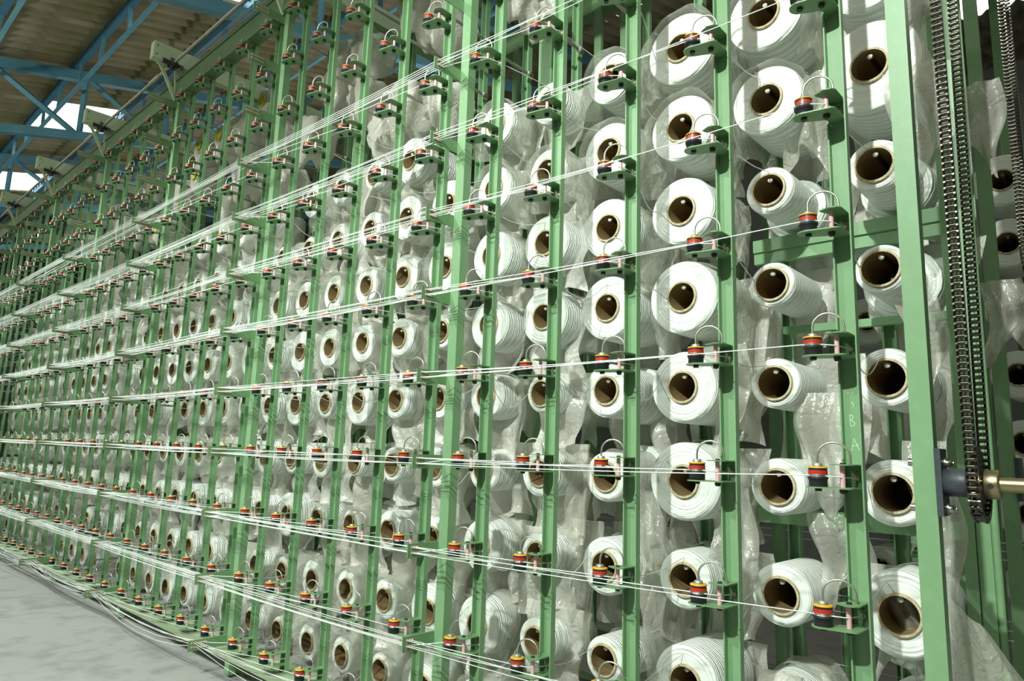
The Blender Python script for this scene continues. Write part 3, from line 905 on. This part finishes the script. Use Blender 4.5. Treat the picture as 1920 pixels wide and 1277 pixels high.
b = MB(); b.lathe((0.795, SY, SZ), [(0.05, 0.0), (0.095, 0.0), (0.097, 0.135), (0.09, 0.15), (0.05, 0.15)], 'bearing_grey', 22, 'x'); ob('bearing_hub', b, br)
for z in (-0.795, -1.108):
    b = MB(); b.lathe((0.80, 0.25, z), [(0.042, 0), (0.042, 0.008)], 'steel', 14, 'x'); b.lathe((0.808, 0.25, z), [(0.03, 0), (0.03, 0.026), (0.018, 0.028), (0.018, 0.045)], 'steel', 6, 'x'); ob('bolt', b, br)
    b = MB(); b.lathe((0.622, 0.17, z), [(0.03, -0.035), (0.03, 0.0)], 'steel', 6, 'x'); ob('bolt', b, br)
# the roller chain: every link its own piece
lk = MB(); pt = 0.0456
for sx in (-0.030, 0.026):
    poly = [(-0.022, -pt * .5 - .008), (0.022, -pt * .5 - .008), (0.025, -pt * .25), (0.013, 0), (0.025, pt * .25), (0.022, pt * .5 + .008), (-0.022, pt * .5 + .008), (-0.025, pt * .25), (-0.013, 0), (-0.025, -pt * .25)]
    lk.prism(poly, sx - 0.003, sx + 0.009, 'chain_steel', 'x')
for z in (-pt / 2, pt / 2):
    lk.tube([(-0.036, 0, z), (0.036, 0, z)], 0.010, 'chain_steel', 6); lk.tube([(-0.024, 0, z), (0.024, 0, z)], 0.0155, 'chain_steel', 6)
lk = lk.mesh('chain_link')


def chain(name, x, y, z, sr, ztop, spread, label):
    root = bpy.data.objects.new(name, None); COL.objects.link(root); root.location = W((x, y, z)); root['label'] = label; root['category'] = 'chain'
    root['group'] = 'drive chains at the creel end'; root.empty_display_size = 0.05
    path = []
    n = int((ztop - z) / pt); ln = 0.07
    for i in range(n, -1, -1):
        t = i / n; path.append((-(sr + (spread - sr) * t) + ln * t, i * pt, (spread - sr - ln) / (ztop - z)))
    ma = int(pi * sr / pt)
    for i in range(1, ma):
        a = pi + pi * i / ma; path.append((sr * cos(a), sr * sin(a), None))
    for i in range(0, n + 1):
        t = i / n; path.append((sr + (spread - sr) * t + ln * t, i * pt, -(spread - sr + ln) / (ztop - z)))
    for yy, zz, tilt in path:
        q = pix((x, y + yy, z + zz))
        if q is None or not (-40 < q[1] < 1310): continue
        o = ob('chain_link', lk, root, (0, yy, zz))
        if tilt is None:
            o.rotation_euler = (math.atan2(zz, yy), 0, 0)
        else:
            o.rotation_euler = (tilt, 0, 0)
    return root


chain('roller_chain', 1.00, SY, SZ, SR, 3.6, 0.37, 'dark steel roller chain looped round the sprocket beside the end post')
# far-side copies of axle block and chain
b = MB(); b.prism([(3.78, -1.16), (3.96, -1.16), (3.96, -0.70), (3.78, -0.70)], 0.768, 0.82, 'bearing_grey', 'x')
ob('bearing_block', b, label='dark grey bearing block on the far frame post behind the chain', cat='bearing')
chain('roller_chain', 1.02, 3.95, 1.6, SR, 8.5, 0.34, 'thinner-looking roller chain on the far side, at the edge of the photo')

# ------------------------------------------------------------------ second creel beyond
c2 = bpy.data.objects.new('creel_frame', None); COL.objects.link(c2); c2.location = W((0, 0, 0)); c2['label'] = 'second green creel frame seen through the gaps, standing beyond the far aisle'; c2['category'] = 'creel frame'
p2 = chan_mesh(-4.4, 7.2, 'green_plate').mesh('post')
for i in range(0, 19):
    ob('post', p2, c2, (1.0 - i, 6.0, 0))
for i in range(0, 4):
    b = MB(); b.box((1.55 - 5 * i, 6.0, -4.5), (1.72 - 5 * i, 6.15, 7.2), 'green_plate'); ob('frame_post', b, c2)
b = MB(); b.box((-18, 6.1, -4.3), (1.9, 6.5, -4.15), 'dusty_green'); ob('base_rail', b, c2)
b = MB(); b.box((-18, 6.1, 7.1), (1.9, 6.4, 7.5), 'green_plate'); ob('top_beam', b, c2)
for i in range(-1, 3):
    b = MB(); b.box((0.45 - i, 7.85, -4.5), (0.61 - i, 7.95, 7.2), 'green_plate'); ob('inner_post', b, c2)
for i in range(-1, 3):
    for k in range(-4, 5):
        c = (0.53 - i, 6.9, k * H - 0.45)
        if not inview(c, 30, 30): continue
        b = MB(); b.tube([(c[0], 7.0, c[2] + 0.125), (c[0], 7.9, c[2] + 0.125)], 0.03, 'dull_steel', 6); ob('spindle', b, c2)
        ob('yarn_bobbin', BK[classes[6 + (i + k) % 5]], loc=c, label=f'bobbin on the second creel past the drive chain, {row(k)} up, {ORD[i + 2]} column', cat='bobbin', group='bobbins on the second creel')
for k in (-4, -3, -2):
    for i in range(3):
        b = MB(); b.tube([(2, 5.8 + .1 * i, k * H + 0.1 * i), (-18, 5.8 + .1 * i, k * H + 0.1 * i)], 0.007, 'yarn_white', 3)
        ob('yarn_strand', b, label=f'yarn along the second creel, {row(k)} row up, {ORD[i + 1]} of its bundle', cat='yarn', group='yarns on the second creel')
